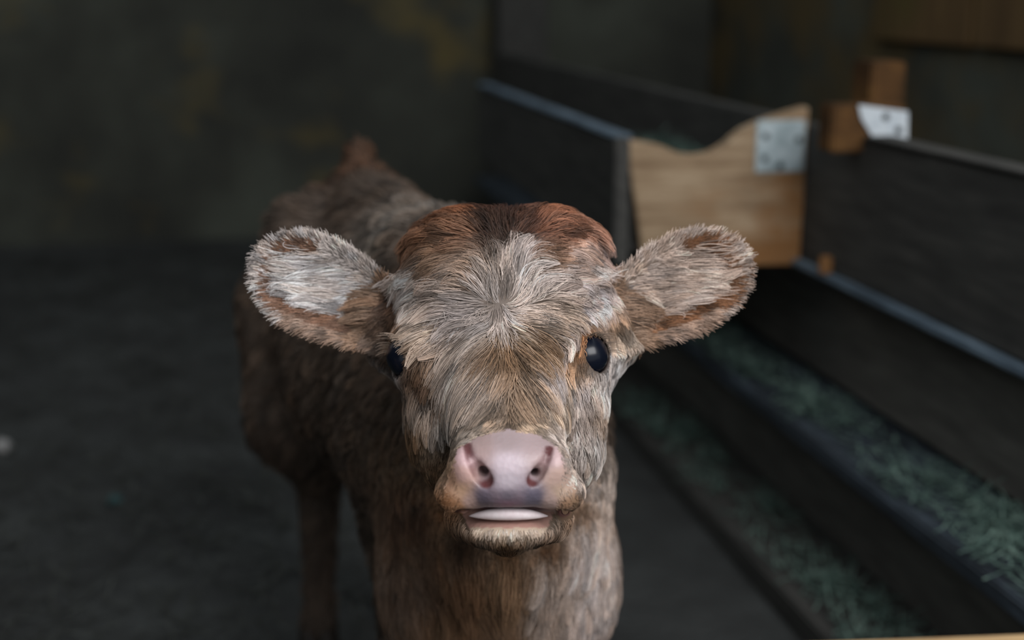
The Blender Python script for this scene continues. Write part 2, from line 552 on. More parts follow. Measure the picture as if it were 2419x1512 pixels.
# nostrils and mouth opening
NOST = {-1: [(1104, 1052, .0014, .000), (1111, 1080, .0024, .000), (1128, 1108, .0040, .001), (1148, 1135, .0050, .002)],
        1: [(1298, 1058, .0012, .000), (1292, 1082, .0020, .000), (1277, 1110, .0032, .001), (1258, 1135, .0040, .002)]}
NPTS = {}
for s_, lst in NOST.items():
    A_ = np.array(lst, float); tt = np.linspace(0, len(lst) - 1, 13)
    A_ = np.stack([np.interp(tt, np.arange(len(lst)), A_[:, c]) for c in range(4)], 1)
    NPTS[s_] = [(q(x, y, front(x, y) + dd), r) for x, y, r, dd in A_]
MOUTH = [(1062, 1214), (1090, 1210), (1125, 1205), (1165, 1203), (1203, 1202), (1245, 1202), (1285, 1204), (1325, 1208), (1360, 1208)]
MPTS = [(q(x, y, front(x, y) + .004), .0030) for x, y in MOUTH]
for s_ in NPTS:
    chain(NPTS[s_], .003, 'sub')
    a_ = NPTS[s_][10]
    cone(a_[0], a_[1], a_[0] + np.array([-.003 * s_, .022, .004]), .004, .004, 'sub')
chain(MPTS, .004, 'sub')
for (a_, ra_), (b_, rb_) in zip(MPTS[:-1], MPTS[1:]):
    cone(a_ + np.array([0, .006, 0]), .0026, b_ + np.array([0, .006, 0]), .0026, .003, 'sub')
EYE = {}
for sgn, (c, dr) in ORB.items():
    dr = dr / np.linalg.norm(dr)
    EYE[sgn] = (c + dr * .0105, .0178, dr)
    ell(EYE[sgn][0], .0184, .003, 'sub')

# ears: cupped shells opening towards the front
EARS = {}


def ear(sgn, base, tip, n, prof, depth):
    a = tip - base; L = np.linalg.norm(a); a /= L
    n = n - a * (n @ a); n /= np.linalg.norm(n)
    b = np.cross(n, a); b /= np.linalg.norm(b)
    if b[2] < 0: b = -b
    EARS[sgn] = (base, a, b, n, L, prof, depth)
    lo = np.minimum(base, tip) - .07; hi = np.maximum(base, tip) + .07
    s = sl(lo, hi); X, Y, Z = sub(s)
    dx, dy, dz = X - base[0], Y - base[1], Z - base[2]
    t_ = (dx * a[0] + dy * a[1] + dz * a[2]) / L
    bb = dx * b[0] + dy * b[1] + dz * b[2]
    nn = dx * n[0] + dy * n[1] + dz * n[2]
    w = np.interp(t_, prof[0], prof[1])
    cup = np.interp(t_, depth[0], depth[1]) * (1 - np.clip(np.abs(bb) / np.maximum(w, .004), 0, 1.2) ** 2)
    d = np.maximum(np.abs(nn + cup) - .0042, np.maximum(np.abs(bb) - w, np.maximum(t_ - 1, -.12 - t_) * L))
    blend(s, (d * 0.75).astype(np.float32), .012, 'add')


PROF = ([-.2, 0, .2, .4, .6, .75, .88, .96, 1.0], [.026, .031, .037, .0425, .0425, .038, .028, .016, .006])
CUP = ([-.2, 0, .3, .6, 1.0], [.030, .030, .022, .013, .003])
ear(1, q(1462, 752, 1.228), q(1764, 592, 1.236), np.array([.10, -1, .10]), PROF, CUP)
ear(-1, q(902, 752, 1.238), q(603, 602, 1.222), np.array([-.10, -1, .10]), PROF, CUP)
cone(q(1390, 740, 1.255), .028, q(1468, 752, 1.25), .022, .015)
cone(q(1400, 850, 1.25), .022, q(1462, 810, 1.245), .018, .015)
cone(q(1000, 740, 1.262), .028, q(900, 752, 1.26), .022, .015)
cone(q(990, 850, 1.26), .020, q(915, 820, 1.255), .018, .015)


def surface_nets(D, gx, gy, gz):
    S = D < 0
    nx, ny, nz = D.shape
    cnt = np.zeros((nx - 1, ny - 1, nz - 1), dtype=np.int8)
    for i in (0, 1):
        for j in (0, 1):
            for k in (0, 1):
                cnt += S[i:nx - 1 + i, j:ny - 1 + j, k:nz - 1 + k]
    act = (cnt > 0) & (cnt < 8)
    I, J, K = np.nonzero(act)
    idx = -np.ones(act.shape, dtype=np.int64); idx[I, J, K] = np.arange(len(I))
    acc = np.zeros((len(I), 3)); num = np.zeros(len(I))
    offs = [(i, j, k) for i in (0, 1) for j in (0, 1) for k in (0, 1)]
    for o in offs:
        for ax in range(3):
            if o[ax]: continue
            e = list(o); e[ax] = 1
            d0 = D[I + o[0], J + o[1], K + o[2]]; d1 = D[I + e[0], J + e[1], K + e[2]]
            m = (d0 < 0) != (d1 < 0)
            f = np.where(m, d0 / np.where(m, d0 - d1, 1), 0)
            p = [np.full(len(I), float(o[0])), np.full(len(I), float(o[1])), np.full(len(I), float(o[2]))]
            p[ax] = f
            for c in range(3): acc[:, c] += np.where(m, p[c], 0)
            num += m
    acc /= num[:, None]
    V = np.stack([gx[I] + acc[:, 0] * (gx[I + 1] - gx[I]), gy[J] + acc[:, 1] * (gy[J + 1] - gy[J]), gz[K] + acc[:, 2] * (gz[K + 1] - gz[K])], 1)
    Q = []
    for ax in range(3):
        o1, o2 = [(1, 2), (2, 0), (0, 1)][ax]
        a = [slice(1, -1)] * 3; a[ax] = slice(0, -1); b = list(a); b[ax] = slice(1, None)
        m0, m1 = S[tuple(a)], S[tuple(b)]
        P = np.argwhere(m0 != m1)
        inside = m0[P[:, 0], P[:, 1], P[:, 2]]
        base = P.copy(); base[:, o1] += 1; base[:, o2] += 1
        def cell(d1, d2):
            c = base.copy(); c[:, o1] -= d1; c[:, o2] -= d2
            return idx[c[:, 0], c[:, 1], c[:, 2]]
        f = np.stack([cell(1, 1), cell(0, 1), cell(0, 0), cell(1, 0)], 1)
        f = np.where(inside[:, None], f, f[:, ::-1])
        Q.append(f)
    return V, np.concatenate(Q)


V, Q = surface_nets(D, GX, GY, GZ)
Q = Q[(Q >= 0).all(1)]
# keep the largest connected piece and relax it slightly
E = np.concatenate([Q[:, [0, 1]], Q[:, [1, 2]], Q[:, [2, 3]], Q[:, [3, 0]]])
lab = np.arange(len(V))
for _ in range(2000):
    old = lab.copy()
    np.minimum.at(lab, E[:, 0], lab[E[:, 1]]); np.minimum.at(lab, E[:, 1], lab[E[:, 0]])
    lab = lab[lab]
    if (lab == old).all(): break
main = np.bincount(lab).argmax()
keep = lab == main
remap = np.cumsum(keep) - 1
Q = remap[Q[keep[Q[:, 0]]]]; V = V[keep]
E = np.concatenate([Q[:, [0, 1]], Q[:, [1, 2]], Q[:, [2, 3]], Q[:, [3, 0]]])
for _ in range(3):
    a_ = np.zeros_like(V); n_ = np.zeros(len(V))
    np.add.at(a_, E[:, 0], V[E[:, 1]]); np.add.at(n_, E[:, 0], 1)
    np.add.at(a_, E[:, 1], V[E[:, 0]]); np.add.at(n_, E[:, 1], 1)
    V = V * 0.5 + 0.5 * a_ / n_[:, None]
fn = np.cross(V[Q[:, 2]] - V[Q[:, 0]], V[Q[:, 3]] - V[Q[:, 1]])
VN = np.zeros_like(V)
for k in range(4): np.add.at(VN, Q[:, k], fn)
VN /= np.maximum(np.linalg.norm(VN, axis=1, keepdims=True), 1e-9)
farea = np.linalg.norm(fn, axis=1) * 0.5
print('calf mesh', len(V), len(Q))

# ------------------------------------------------------------------ coat: colour, direction and length of the hair over the head
# (image x, image y, direction right, direction down, length mm, r, g, b)
COMB = [  # coat markings; the neck's lit right and shaded left are painted in too
 (1060, 515, -.7, -.6, 20, 124, 80, 52), (1120, 500, -.5, -.7, 22, 132, 78, 44), (1186, 748, .1, .5, 14, 172, 158, 150), (1195, 500, 0, -1, 22, 78, 46, 33), (1280, 500, .4, -.8, 24, 128, 78, 50),
 (1350, 530, .8, -.4, 22, 145, 96, 70), (1420, 585, .9, .1, 18, 150, 122, 112), (1000, 560, -1, -.1, 20, 112, 78, 56), (1100, 560, -1, 0, 26, 118, 84, 62),
 (1060, 610, -1, .1, 26, 128, 100, 78), (1180, 555, -.3, -.8, 20, 64, 44, 34), (1200, 590, .1, -.8, 16, 56, 42, 34), (1240, 560, .6, -.5, 20, 96, 58, 40),
 (1300, 550, .8, -.3, 24, 132, 86, 62), (1285, 612, .7, .1, 16, 100, 72, 52), (1350, 605, .9, -.1, 20, 156, 130, 116), (950, 600, -1, .3, 20, 84, 60, 45),
 (975, 645, -1, .15, 26, 176, 166, 160), (990, 700, -1, .2, 26, 170, 160, 154), (1080, 690, -.9, -.25, 28, 154, 136, 124), (1130, 650, -.6, -.6, 26, 140, 116, 98),
 (1170, 670, -.2, -.9, 26, 150, 134, 122), (1215, 620, .15, -1, 28, 180, 168, 164), (1240, 680, .3, -.9, 26, 170, 156, 148), (1320, 665, .8, -.35, 22, 168, 150, 142),
 (1400, 640, 1, -.2, 18, 164, 150, 142), (1415, 720, 1, .1, 14, 172, 156, 152), (1300, 745, 1, 0, 26, 152, 130, 110), (1250, 735, 1, -.2, 26, 160, 142, 128), (1360, 740, .9, .2, 16, 168, 152, 146),
 (1330, 790, .8, .4, 18, 166, 150, 145), (1245, 800, .6, .8, 28, 126, 96, 66), (1190, 820, .1, 1, 32, 124, 94, 66), (1130, 800, -.6, .7, 30, 154, 136, 122),
 (1040, 770, -.95, .3, 28, 158, 138, 120), (985, 790, -.7, .5, 22, 142, 120, 100), (1110, 745, -1, .05, 30, 166, 152, 146), (1020, 860, -.4, .8, 20, 98, 74, 56), (1090, 880, -.45, .85, 30, 164, 150, 140),
 (1160, 890, -.15, 1, 34, 160, 142, 128), (1220, 890, .1, 1, 32, 142, 116, 92), (1290, 870, .35, .9, 26, 164, 150, 145), (1340, 862, -.4, .8, 9, 138, 100, 66), (1378, 795, -.35, .8, 9, 142, 98, 62),
 (1310, 940, .15, 1, 20, 154, 134, 114), (1370, 925, .2, 1, 12, 168, 154, 148), (1450, 860, .1, 1, 12, 160, 150, 146), (1455, 920, .2, 1, 20, 166, 162, 160), (1420, 970, .15, 1, 16, 146, 124, 106),
 (1350, 1000, .25, 1, 12, 170, 156, 148), (1405, 1050, .4, 1, 18, 168, 158, 150), (1385, 1130, .3, 1, 14, 160, 145, 135), (1200, 968, .05, 1, 24, 104, 86, 70), (1120, 990, -.4, .9, 16, 112, 100, 88), (1130, 955, -.3, 1, 30, 126, 112, 100),
 (1070, 960, -.5, .9, 28, 152, 142, 134), (1180, 1003, -.3, .8, 8, 136, 116, 98), (1260, 990, .3, .9, 8, 160, 138, 114), (1320, 1035, .5, .9, 5, 164, 148, 138), (1100, 1015, -.6, .8, 10, 130, 116, 104),
 (1010, 940, -.1, 1, 20, 146, 128, 114), (980, 1010, -.2, 1, 18, 112, 84, 58), (1035, 1040, -.4, .9, 9, 112, 96, 80), (1030, 1120, -.3, .9, 6, 104, 80, 58), (1065, 1140, -.5, .7, 2.5, 152, 118, 92),
 (1055, 1190, -.5, .6, 2.5, 150, 106, 70), (1340, 1150, .5, .7, 2.5, 168, 148, 134), (1350, 1195, .4, .6, 3, 130, 100, 76), (1200, 1262, 0, 1, 3.5, 176, 160, 142), (1130, 1255, -.2, 1, 3.5, 160, 140, 122), (1275, 1255, .2, 1, 3.5, 166, 148, 132),
 (1200, 1295, 0, 1, 8, 104, 74, 48), (1110, 1280, -.2, 1, 8, 86, 62, 44), (1290, 1285, .2, 1, 8, 96, 70, 50), (1200, 1360, .05, 1, 42, 136, 104, 74), (1100, 1360, -.05, 1, 42, 118, 86, 60),
 (1300, 1360, .05, 1, 42, 164, 144, 130), (1390, 1290, .15, 1, 26, 176, 160, 152), (1430, 1400, .05, 1, 22, 174, 158, 150), (960, 1380, -.1, 1, 26, 104, 84, 70), (1040, 1440, -.05, 1, 40, 112, 84, 60), (1200, 1480, .05, 1, 42, 122, 92, 68),
 (1300, 1490, .05, 1, 40, 156, 136, 122), (1400, 1490, .05, 1, 26, 168, 150, 142), (980, 1200, -.1, 1, 18, 92, 68, 52), (940, 700, -1, .3, 12, 78, 54, 40), (930, 830, -.8, .8, 12, 92, 72, 58), (1450, 760, .6, .6, 10, 140, 110, 84), (1360, 830, -.4, .8, 8, 136, 94, 58), (1325, 885, -.3, .9, 10, 156, 132, 108), (1310, 840, .5, .8, 16, 164, 148, 142), (1000, 880, -.4, .8, 14, 84, 60, 44),
 (1050, 900, -.4, .8, 22, 104, 80, 62), (1468, 850, .1, 1, 14, 168, 164, 162), (1470, 800, .3, 1, 12, 150, 132, 114), (905, 880, -.5, 1, 18, 140, 132, 130), (960, 770, -.9, .5, 16, 104, 78, 60),
]
CB = np.array(COMB, dtype=float)


def pix(P):
    return np.stack([P[:, 0] / P[:, 1] * FPX + 1209.5, 756 - P[:, 2] / P[:, 1] * FPX], 1)


def comb_field(uv):
    out = np.zeros((len(uv), 6))
    for i in range(0, len(uv), 20000):
        d2 = ((uv[i:i + 20000, None, :] - CB[None, :, :2]) ** 2).sum(2)
        w = 1.0 / (d2 + 18.0 ** 2) ** 2
        w /= w.sum(1, keepdims=True)
        out[i:i + 20000] = w @ CB[:, 2:8]
    return out


def in_poly(uv, poly):
    x, y = uv[:, 0], uv[:, 1]; c = np.zeros(len(uv), bool); n = len(poly)
    for i in range(n):
        (x0, y0), (x1, y1) = poly[i], poly[(i + 1) % n]
        c ^= ((y0 > y) != (y1 > y)) & (x < (x1 - x0) * (y - y0) / ((y1 - y0) or 1e-9) + x0)
    return c


PAD = [(1082, 1058), (1130, 1031), (1200, 1013), (1270, 1026), (1318, 1056), (1345, 1105), (1364, 1160), (1370, 1198), (1340, 1212), (1060, 1216), (1040, 1195), (1056, 1140), (1072, 1092)]
PAD_IN = [(1088, 1062), (1130, 1034), (1200, 1016), (1270, 1029), (1314, 1059), (1330, 1100), (1322, 1150), (1310, 1214), (1092, 1214), (1082, 1150), (1078, 1095)]
PADCOL = np.array([  # skin patches, with the highlight on the pad's front painted in
 (1200, 1095, 206, 190, 200), (1200, 1040, 170, 152, 154), (1130, 1050, 172, 148, 146), (1275, 1050, 176, 156, 158), (1200, 1140, 190, 178, 188), (1100, 1085, 204, 172, 176), (1092, 1120, 196, 160, 154),
 (1310, 1085, 206, 178, 180), (1318, 1125, 200, 170, 160), (1085, 1160, 190, 154, 128), (1328, 1160, 190, 164, 146), (1140, 1174, 112, 102, 116), (1200, 1174, 118, 110, 122), (1265, 1174, 108, 102, 118),
 (1110, 1185, 190, 160, 152), (1300, 1185, 192, 166, 160), (1200, 1194, 150, 112, 128), (1080, 1200, 170, 124, 90), (1340, 1195, 170, 134, 108), (1050, 1185, 150, 106, 74), (1360, 1190, 150, 122, 98), (1345, 1130, 188, 162, 150), (1060, 1135, 180, 140, 116)], dtype=float)


def poly_dist(uv, poly):
    best = np.full(len(uv), 1e9)
    for i in range(len(poly)):
        a = np.array(poly[i], float); ab = np.array(poly[(i + 1) % len(poly)], float) - a
        t_ = np.clip(((uv - a) @ ab) / (ab @ ab), 0, 1)
        best = np.minimum(best, np.linalg.norm(uv - a - t_[:, None] * ab, axis=1))
    return best


def pad_colour(uv):
    d2 = ((uv[:, None, :] - PADCOL[None, :, :2]) ** 2).sum(2)
    w = 1.0 / (d2 + 12.0 ** 2) ** 2; w /= w.sum(1, keepdims=True)
    return w @ PADCOL[:, 2:5]


def seg_dist(P, pts):
    best = np.full(len(P), 9.0)
    for (a, _), (b, _) in zip(pts[:-1], pts[1:]):
        ab = b - a; t_ = np.clip(((P - a) @ ab) / (ab @ ab), 0, 1)
        best = np.minimum(best, np.linalg.norm(P - a - t_[:, None] * ab, axis=1))
    return best


def ear_coords(P, sgn):
    base, a, b, n, L, prof, depth = EARS[sgn]
    r = P - base; t_ = r @ a / L
    return t_, r @ b, r @ n, np.interp(t_, prof[0], prof[1])


def region(P, N):
    """head-ness (1 on the head and throat, 0 on the trunk), ear masks."""
    wz = f2w(P)[:, 2]
    head = np.clip((1.56 - P[:, 1]) / .16, 0, 1)
    back = np.clip((P[:, 1] - 1.27) / .05, 0, 1) * np.clip((P[:, 2] + .16) / .06, 0, 1)
    return head, back


def coat(P, N):
    uv = pix(P)
    f = comb_field(uv)
    head, back = region(P, N)
    col = f[:, 3:6].copy(); length = f[:, 2] * 0.001
    dirv = np.stack([f[:, 0], np.full(len(P), .18), -f[:, 1]], 1)
    lift = np.where(uv[:, 1] < 560, .65, .26)
    side = (uv[:, 1] > 880) & (uv[:, 1] < 1160) & (np.abs(uv[:, 0] - 1200) > 175) & (P[:, 1] > 1.13)
    lift = np.where(side, .42, lift)
    # back of the skull, neck top and trunk
    w_ = f2w(P)
    bc = np.array([98, 82, 70.]) * np.ones((len(P), 1))
    wither = np.clip(1 - np.abs(w_[:, 1] - 1.66) / .14, 0, 1)[:, None] * np.clip((w_[:, 2] - .64) / .06, 0, 1)[:, None]
    bc = bc * (1 - wither) + np.array([138, 128, 118.]) * wither
    tailh = (np.clip((w_[:, 2] - .73) / .03, 0, 1) * (w_[:, 1] > 1.96))[:, None]
    bc = bc * (1 - tailh) + np.array([100, 70, 50.]) * tailh
    k = np.maximum(1 - head, back)[:, None]
    col = col * (1 - k) + bc * k
    length = length * (1 - k[:, 0]) + .020 * k[:, 0]
    bd = np.array([-.25, .75, -.45])
    dirv = dirv * (1 - k) + bd * k
    ear_id = np.zeros(len(P), int)
    for sgn in (1, -1):
        t_, bb, nn, w = ear_coords(P, sgn)
        base, a, b, n, L, prof, depth = EARS[sgn]
        m = (t_ > .04) & (t_ < 1.1) & (np.abs(bb) < w + .012) & (np.abs(nn) < .05) & (P[:, 1] < 1.33)
        m &= (sgn * P[:, 0]) > .078
        ear_id[m] = sgn
        nz = .05 * np.sin(P[:, 0] * 900 + P[:, 2] * 700) + .05 * np.sin(P[:, 2] * 1100 - P[:, 0] * 500 + 1.0)
        rb = np.clip(bb / np.maximum(w, .004), -1.2, 1.2); fr = (N @ n) > -.15
        edge = np.maximum(np.abs(rb), np.clip(.80 + (t_ - .88) * 1.2, 0, 1.2)) + nz
        pale = np.array([164, 154, 148.]) if sgn < 0 else np.array([162, 142, 128.])
        brown = np.array([112, 82, 64.]) if sgn < 0 else np.array([118, 80, 52.])
        fill = np.array([174, 166, 162.]) if sgn < 0 else np.array([164, 142, 126.])
        c = np.where((edge > .80)[:, None], pale, np.where((edge > .56)[:, None], brown, fill))
        low = (rb + nz < -.38) & (edge < .84) & (t_ < .8)
        c = np.where(low[:, None], brown * 1.08, c)
        hi_ = (rb + nz > .45) & (t_ < .62)
        c = np.where(hi_[:, None], pale, c)
        c = np.where(((rb < -.7) & (t_ < .62))[:, None], np.array([142, 116, 98.]), c)
        c = np.where((t_ < .16)[:, None], np.array([132, 104, 82.]), c)
        c = np.where((fr | (edge > .72))[:, None], c, np.array([126, 92, 66.]))
        ln = np.where(edge > .80, .009, np.where(edge > .56, .008, .026))
        ln = np.where(fr, ln, .012)
        ln = np.where(low, .012, ln)
        outward = np.sign(rb)[:, None] * b * (np.abs(rb)[:, None] ** 2) * 1.1 + a * (0.35 + np.clip(t_, 0, 1)[:, None])
        inner = a * .45 + np.array([sgn * .8, 0, -.05])
        dv = np.where((edge > .7)[:, None], outward, inner)
        dv = np.where(low[:, None], a * .9 - b * .55, dv)
        dv = np.where(fr[:, None], dv, outward)
        col[m] = c[m]; length[m] = ln[m]; dirv[m] = dv[m]
        lift[m] = np.where((edge < .56) & fr, .30, .22)[m]
    # short smooth hair on the muzzle lies close
    lift = np.where(length < .012, .22, lift)
    return uv, col, length, dirv, lift, ear_id


# skin
uv = pix(V)
_, fc, _, _, _, _ = coat(V, VN)
skin = lin(fc * 0.70)
face = (V[:, 1] < 1.135)
pad = in_poly(uv, PAD) & face & (VN[:, 1] < .25)
skin[pad] = lin(pad_colour(uv[pad]) * .95)
for s_ in NPTS:
    dn = np.min([np.linalg.norm(V - c, axis=1) - r for c, r in NPTS[s_][7:]], axis=0)
    dn = np.minimum(dn, seg_dist(V, NPTS[s_]) - .0024)
    k = np.clip(1 - dn / .0020, 0, 1)[:, None]
    skin = skin * (1 - k) + lin((92, 52, 54)) * k
dm = seg_dist(V, [(c + np.array([0, .004, 0]), r) for c, r in MPTS])
k = np.clip(1 - (dm - .004) / .002, 0, 1)[:, None]
skin = skin * (1 - k) + lin((88, 56, 52)) * k
lip_front = face & (uv[:, 1] > 1208) & (uv[:, 1] < 1268) & (np.abs(uv[:, 0] - 1200) < 108 - .45 * np.maximum(uv[:, 1] - 1212, 0)) & (VN[:, 1] < .2)
skin[lip_front] = lin(np.where((uv[lip_front][:, 1] > 1247)[:, None], np.array([182, 164, 146.]), np.array([166, 130, 120.])))
for sgn, (c, r, dr) in EYE.items():
    de = np.linalg.norm(V - c, axis=1)
    k = np.clip(1 - (de - .0190) / .0022, 0, 1)[:, None]
    skin = skin * (1 - k) + lin((46, 34, 32)) * k

BASE = np.array([-.08, 1.75, 0.0])
calf = empty('calf', BASE)
tag(calf, 'young tan and brown calf standing and facing the viewer, pink nose raised', 'calf')
me = bpy.data.meshes.new('body')
me.from_pydata((f2w(V) - BASE).tolist(), [], Q.tolist())
at = me.color_attributes.new('coat_colour', 'FLOAT_COLOR', 'POINT')
at.data.foreach_set('color', np.concatenate([skin, np.ones((len(V), 1))], 1).astype(np.float32).ravel())
padf = me.attributes.new('bare', 'FLOAT', 'POINT')
bare = np.where(pad | lip_front, 1.0, 0.0)
padf.data.foreach_set('value', bare.astype(np.float32))
t = NT('calf_skin')
a = t.n('ShaderNodeAttribute', attribute_name='coat_colour')
ab_ = t.n('ShaderNodeAttribute', attribute_name='bare')
mr = t.n('ShaderNodeMapRange'); mr.inputs[3].default_value = 0.9; mr.inputs[4].default_value = 0.42
t.l(ab_.outputs['Fac'], mr.inputs[0])
M_skin = t.done(a.outputs['Color'], 0.6, 0.4)
t.l(mr.outputs[0], t.b.inputs['Roughness'])
t.b.inputs['Subsurface Weight'].default_value = 0.08
t.b.inputs['Subsurface Radius'].default_value = (0.008, 0.003, 0.002)
vor = t.n('ShaderNodeTexVoronoi'); tcn = t.n('ShaderNodeTexCoord')
t.l(tcn.outputs['Object'], vor.inputs['Vector']); vor.inputs['Scale'].default_value = 260
t.bump(vor.outputs['Distance'], 0.18, 0.0015)
body = link('body', me, M_skin, calf, True)

# ------------------------------------------------------------------ fur strands
cen = V[Q].mean(1)
fnn = fn / np.maximum(np.linalg.norm(fn, axis=1, keepdims=True), 1e-12)


def sample(P):
    """Distance to the modelled surface and its outward direction."""
    ix, fr = [], []
    for g, c in zip((GX, GY, GZ), P.T):
        i = np.clip(np.searchsorted(g, c) - 1, 0, len(g) - 2)
        ix.append(i); fr.append(np.clip((c - g[i]) / (g[i + 1] - g[i]), 0, 1))
    d = np.zeros(len(P)); gr = np.zeros((len(P), 3))
    st = [(g[i + 1] - g[i]) for g, i in zip((GX, GY, GZ), ix)]
    for a in (0, 1):
        for b in (0, 1):
            for c in (0, 1):
                v = np.minimum(D[ix[0] + a, ix[1] + b, ix[2] + c], .1)
                wx = fr[0] if a else 1 - fr[0]; wy = fr[1] if b else 1 - fr[1]; wz = fr[2] if c else 1 - fr[2]
                d += v * wx * wy * wz
                gr[:, 0] += (1 if a else -1) * v * wy * wz / st[0]
                gr[:, 1] += (1 if b else -1) * v * wx * wz / st[1]
                gr[:, 2] += (1 if c else -1) * v * wx * wy / st[2]
    return d, gr / np.maximum(np.linalg.norm(gr, axis=1, keepdims=True), 1e-6)


WH = np.array([1186., 748.])


def grow(n_hair, head_part, segs, rad, clump_ratio):
    hd, _ = region(cen, fnn)
    w = farea.copy()
    if head_part:
        w *= (cen[:, 1] < 1.53) * np.where(fnn[:, 1] > .35, .25, 1.0)
        w *= np.where(cen[:, 2] < -.24, .5, 1.0)
    else:
        w *= (cen[:, 1] >= 1.42) & (f2w(cen)[:, 2] > .06)
    fi = rng.choice(len(Q), n_hair, p=w / w.sum())
    r1, r2 = rng.random((2, n_hair, 1))
    q4 = V[Q[fi]]; n4 = VN[Q[fi]]
    bil = lambda A: (A[:, 0] * (1 - r1) + A[:, 1] * r1) * (1 - r2) + (A[:, 3] * (1 - r1) + A[:, 2] * r1) * r2
    P0 = bil(q4); N = bil(n4); N /= np.maximum(np.linalg.norm(N, axis=1, keepdims=True), 1e-9)
    uv, col, length, dirv, lift, ear_id = coat(P0, N)
    ok = np.ones(n_hair, bool)
    f_ = (P0[:, 1] < 1.135)
    ok &= ~(in_poly(uv, PAD_IN) & f_ & (N[:, 1] < .3))
    fuzz = in_poly(uv, PAD) & f_ & (N[:, 1] < .3); ok &= ~(fuzz & (rng.random(n_hair) < .45)); length = np.where(fuzz, .0022, length)
    ok &= ~(f_ & (uv[:, 1] > 1196) & (uv[:, 1] < 1250) & (np.abs(uv[:, 0] - 1200) < 112 - .45 * np.maximum(uv[:, 1] - 1212, 0)))
    dm = seg_dist(P0, [(c + np.array([0, .004, 0]), r) for c, r in MPTS]); ok &= dm > .0075
    eye_d = np.full(n_hair, 9.0)
    for sgn, (c, r, dr) in EYE.items():
        eye_d = np.minimum(eye_d, np.linalg.norm(P0 - c, axis=1))
    ok &= eye_d > .0205
    length = np.where(eye_d < .032, np.minimum(length, .007), length)
    P0, N, col, length, dirv, lift, ear_id, uv = [A[ok] for A in (P0, N, col, length, dirv, lift, ear_id, uv)]
    n = len(P0)
    pd = poly_dist(uv, PAD)
    length = np.where((P0[:, 1] < 1.16) & (uv[:, 1] < 1215), np.minimum(length, .0028 + pd * .00024), length)
    T = dirv - N * (dirv * N).sum(1, keepdims=True)
    T /= np.maximum(np.linalg.norm(T, axis=1, keepdims=True), 1e-6)
    B = np.cross(N, T)
    length = length * np.where(length > .017, 1.3, 1.0) * rng.uniform(.65, 1.12, n)
    s = np.linspace(0, 1, segs)[None, :, None]
    jit = rng.normal(0, .11, (n, 1))
    lf = lift * rng.uniform(.55, 1.3, n)
    wob = rng.uniform(0, 6.28, (n, 1))
    free = (ear_id != 0)
    path = np.empty((n, segs, 3)); path[:, 0] = P0
    p = P0.copy(); t0 = T.copy(); nn = N.copy()
    hd, bk = region(P0, N); follow = head_part and True
    for k in range(1, segs):
        x = k / (segs - 1)
        tv = t0
        if follow and k % 2 == 0:
            f = comb_field(pix(p)); kk = np.maximum(1 - hd, bk)[:, None]
            tv = np.stack([f[:, 0], np.full(n, .18), -f[:, 1]], 1) * (1 - kk) + np.array([-.25, .75, -.45]) * kk
            tv = np.where(free[:, None], T, tv)
            tv = tv - nn * (tv * nn).sum(1, keepdims=True)
            tv /= np.maximum(np.linalg.norm(tv, axis=1, keepdims=True), 1e-6)
            t0 = tv
        bb = np.cross(nn, tv)
        p = p + (tv + bb * (jit + .16 * np.sin(3.0 * x + wob))) * (length / (segs - 1))[:, None]
        h_ = length * lf * x * (1.3 - .8 * x)
        dd, gg = sample(p)
        near_ = ~free & (dd < .03)
        p = np.where(near_[:, None], p + gg * np.clip(h_ - dd, -.006, .006)[:, None] * .85, p + N * (length * lf * (1.3 - 1.6 * x) / (segs - 1))[:, None])
        nn = np.where(near_[:, None], gg, nn)
        path[:, k] = p
    path[:, :, 2] -= (length[:, None] * .10 * s[:, :, 0] ** 2)
    # tufts: strands lean on a nearby guide strand
    ng = max(8, n // clump_ratio)
    gi = rng.choice(n, ng, replace=False)
    kd = KDTree(ng)
    for i, g in enumerate(gi): kd.insert(P0[g], i)
    kd.balance()
    near = np.empty(n, int); dist = np.empty(n)
    for i in range(n):
        _, j, dd = kd.find(P0[i]); near[i] = j; dist[i] = dd
    g = gi[near]
    same = (ear_id == ear_id[g]) & (dist < .02) & ((N * N[g]).sum(1) > .5)
    st = np.where(same, rng.uniform(.45, .88, ng)[near], 0) * np.where((ear_id != 0) & (length < .02), .5, 1.0) * np.clip(length / .022, .25, 1)
    path += (st[:, None, None] * s ** 1.7) * (path[g] - path) * 1.0
    tg = rng.normal(1, .20, ng); pick = rng.random(ng); tg = np.where(pick < .12, tg * .5, np.where(pick > .84, tg * 1.3, tg))
    low_ = np.clip((-.16 - P0[:, 2]) / .04, 0, 1) * head_part
    tone = (1 + (tg[near] - 1) * (1 - .6 * low_)) * rng.normal(1, .14, n)
    tone *= 1 + low_ * (.16 * np.sin(uv[:, 0] * .085 + .8 * np.sin(uv[:, 1] * .012)) + .14 * np.sin(uv[:, 0] * .21 + 2 + np.sin(uv[:, 1] * .02)))
    hue = rng.normal(0, .03, ng)[near]
    dark = rng.random(n) < .09
    lc = lin(np.clip(col, 0, 255)); lc = lc * .88 + lc.mean(1, keepdims=True) * .12
    pk = np.clip((lc.mean(1, keepdims=True) - .10) / .2, 0, 1) * .24
    lc = lc * (1 - pk) + lc.mean(1, keepdims=True) * np.array([1.06, .97, .97]) * pk
    lc = lc * np.clip(lc.mean(1, keepdims=True) / .22, .1, 3) ** .28
    # streaks fanning out from the forehead whorl
    dv = uv - WH; rr = np.hypot(dv[:, 0], dv[:, 1]); th = np.arctan2(dv[:, 1], dv[:, 0])
    stk = np.sin(th * 17 + 1.3 + rr * .006) + .8 * np.sin(th * 31 + 4.0 - rr * .01) + .6 * np.sin(th * 53 + .5)
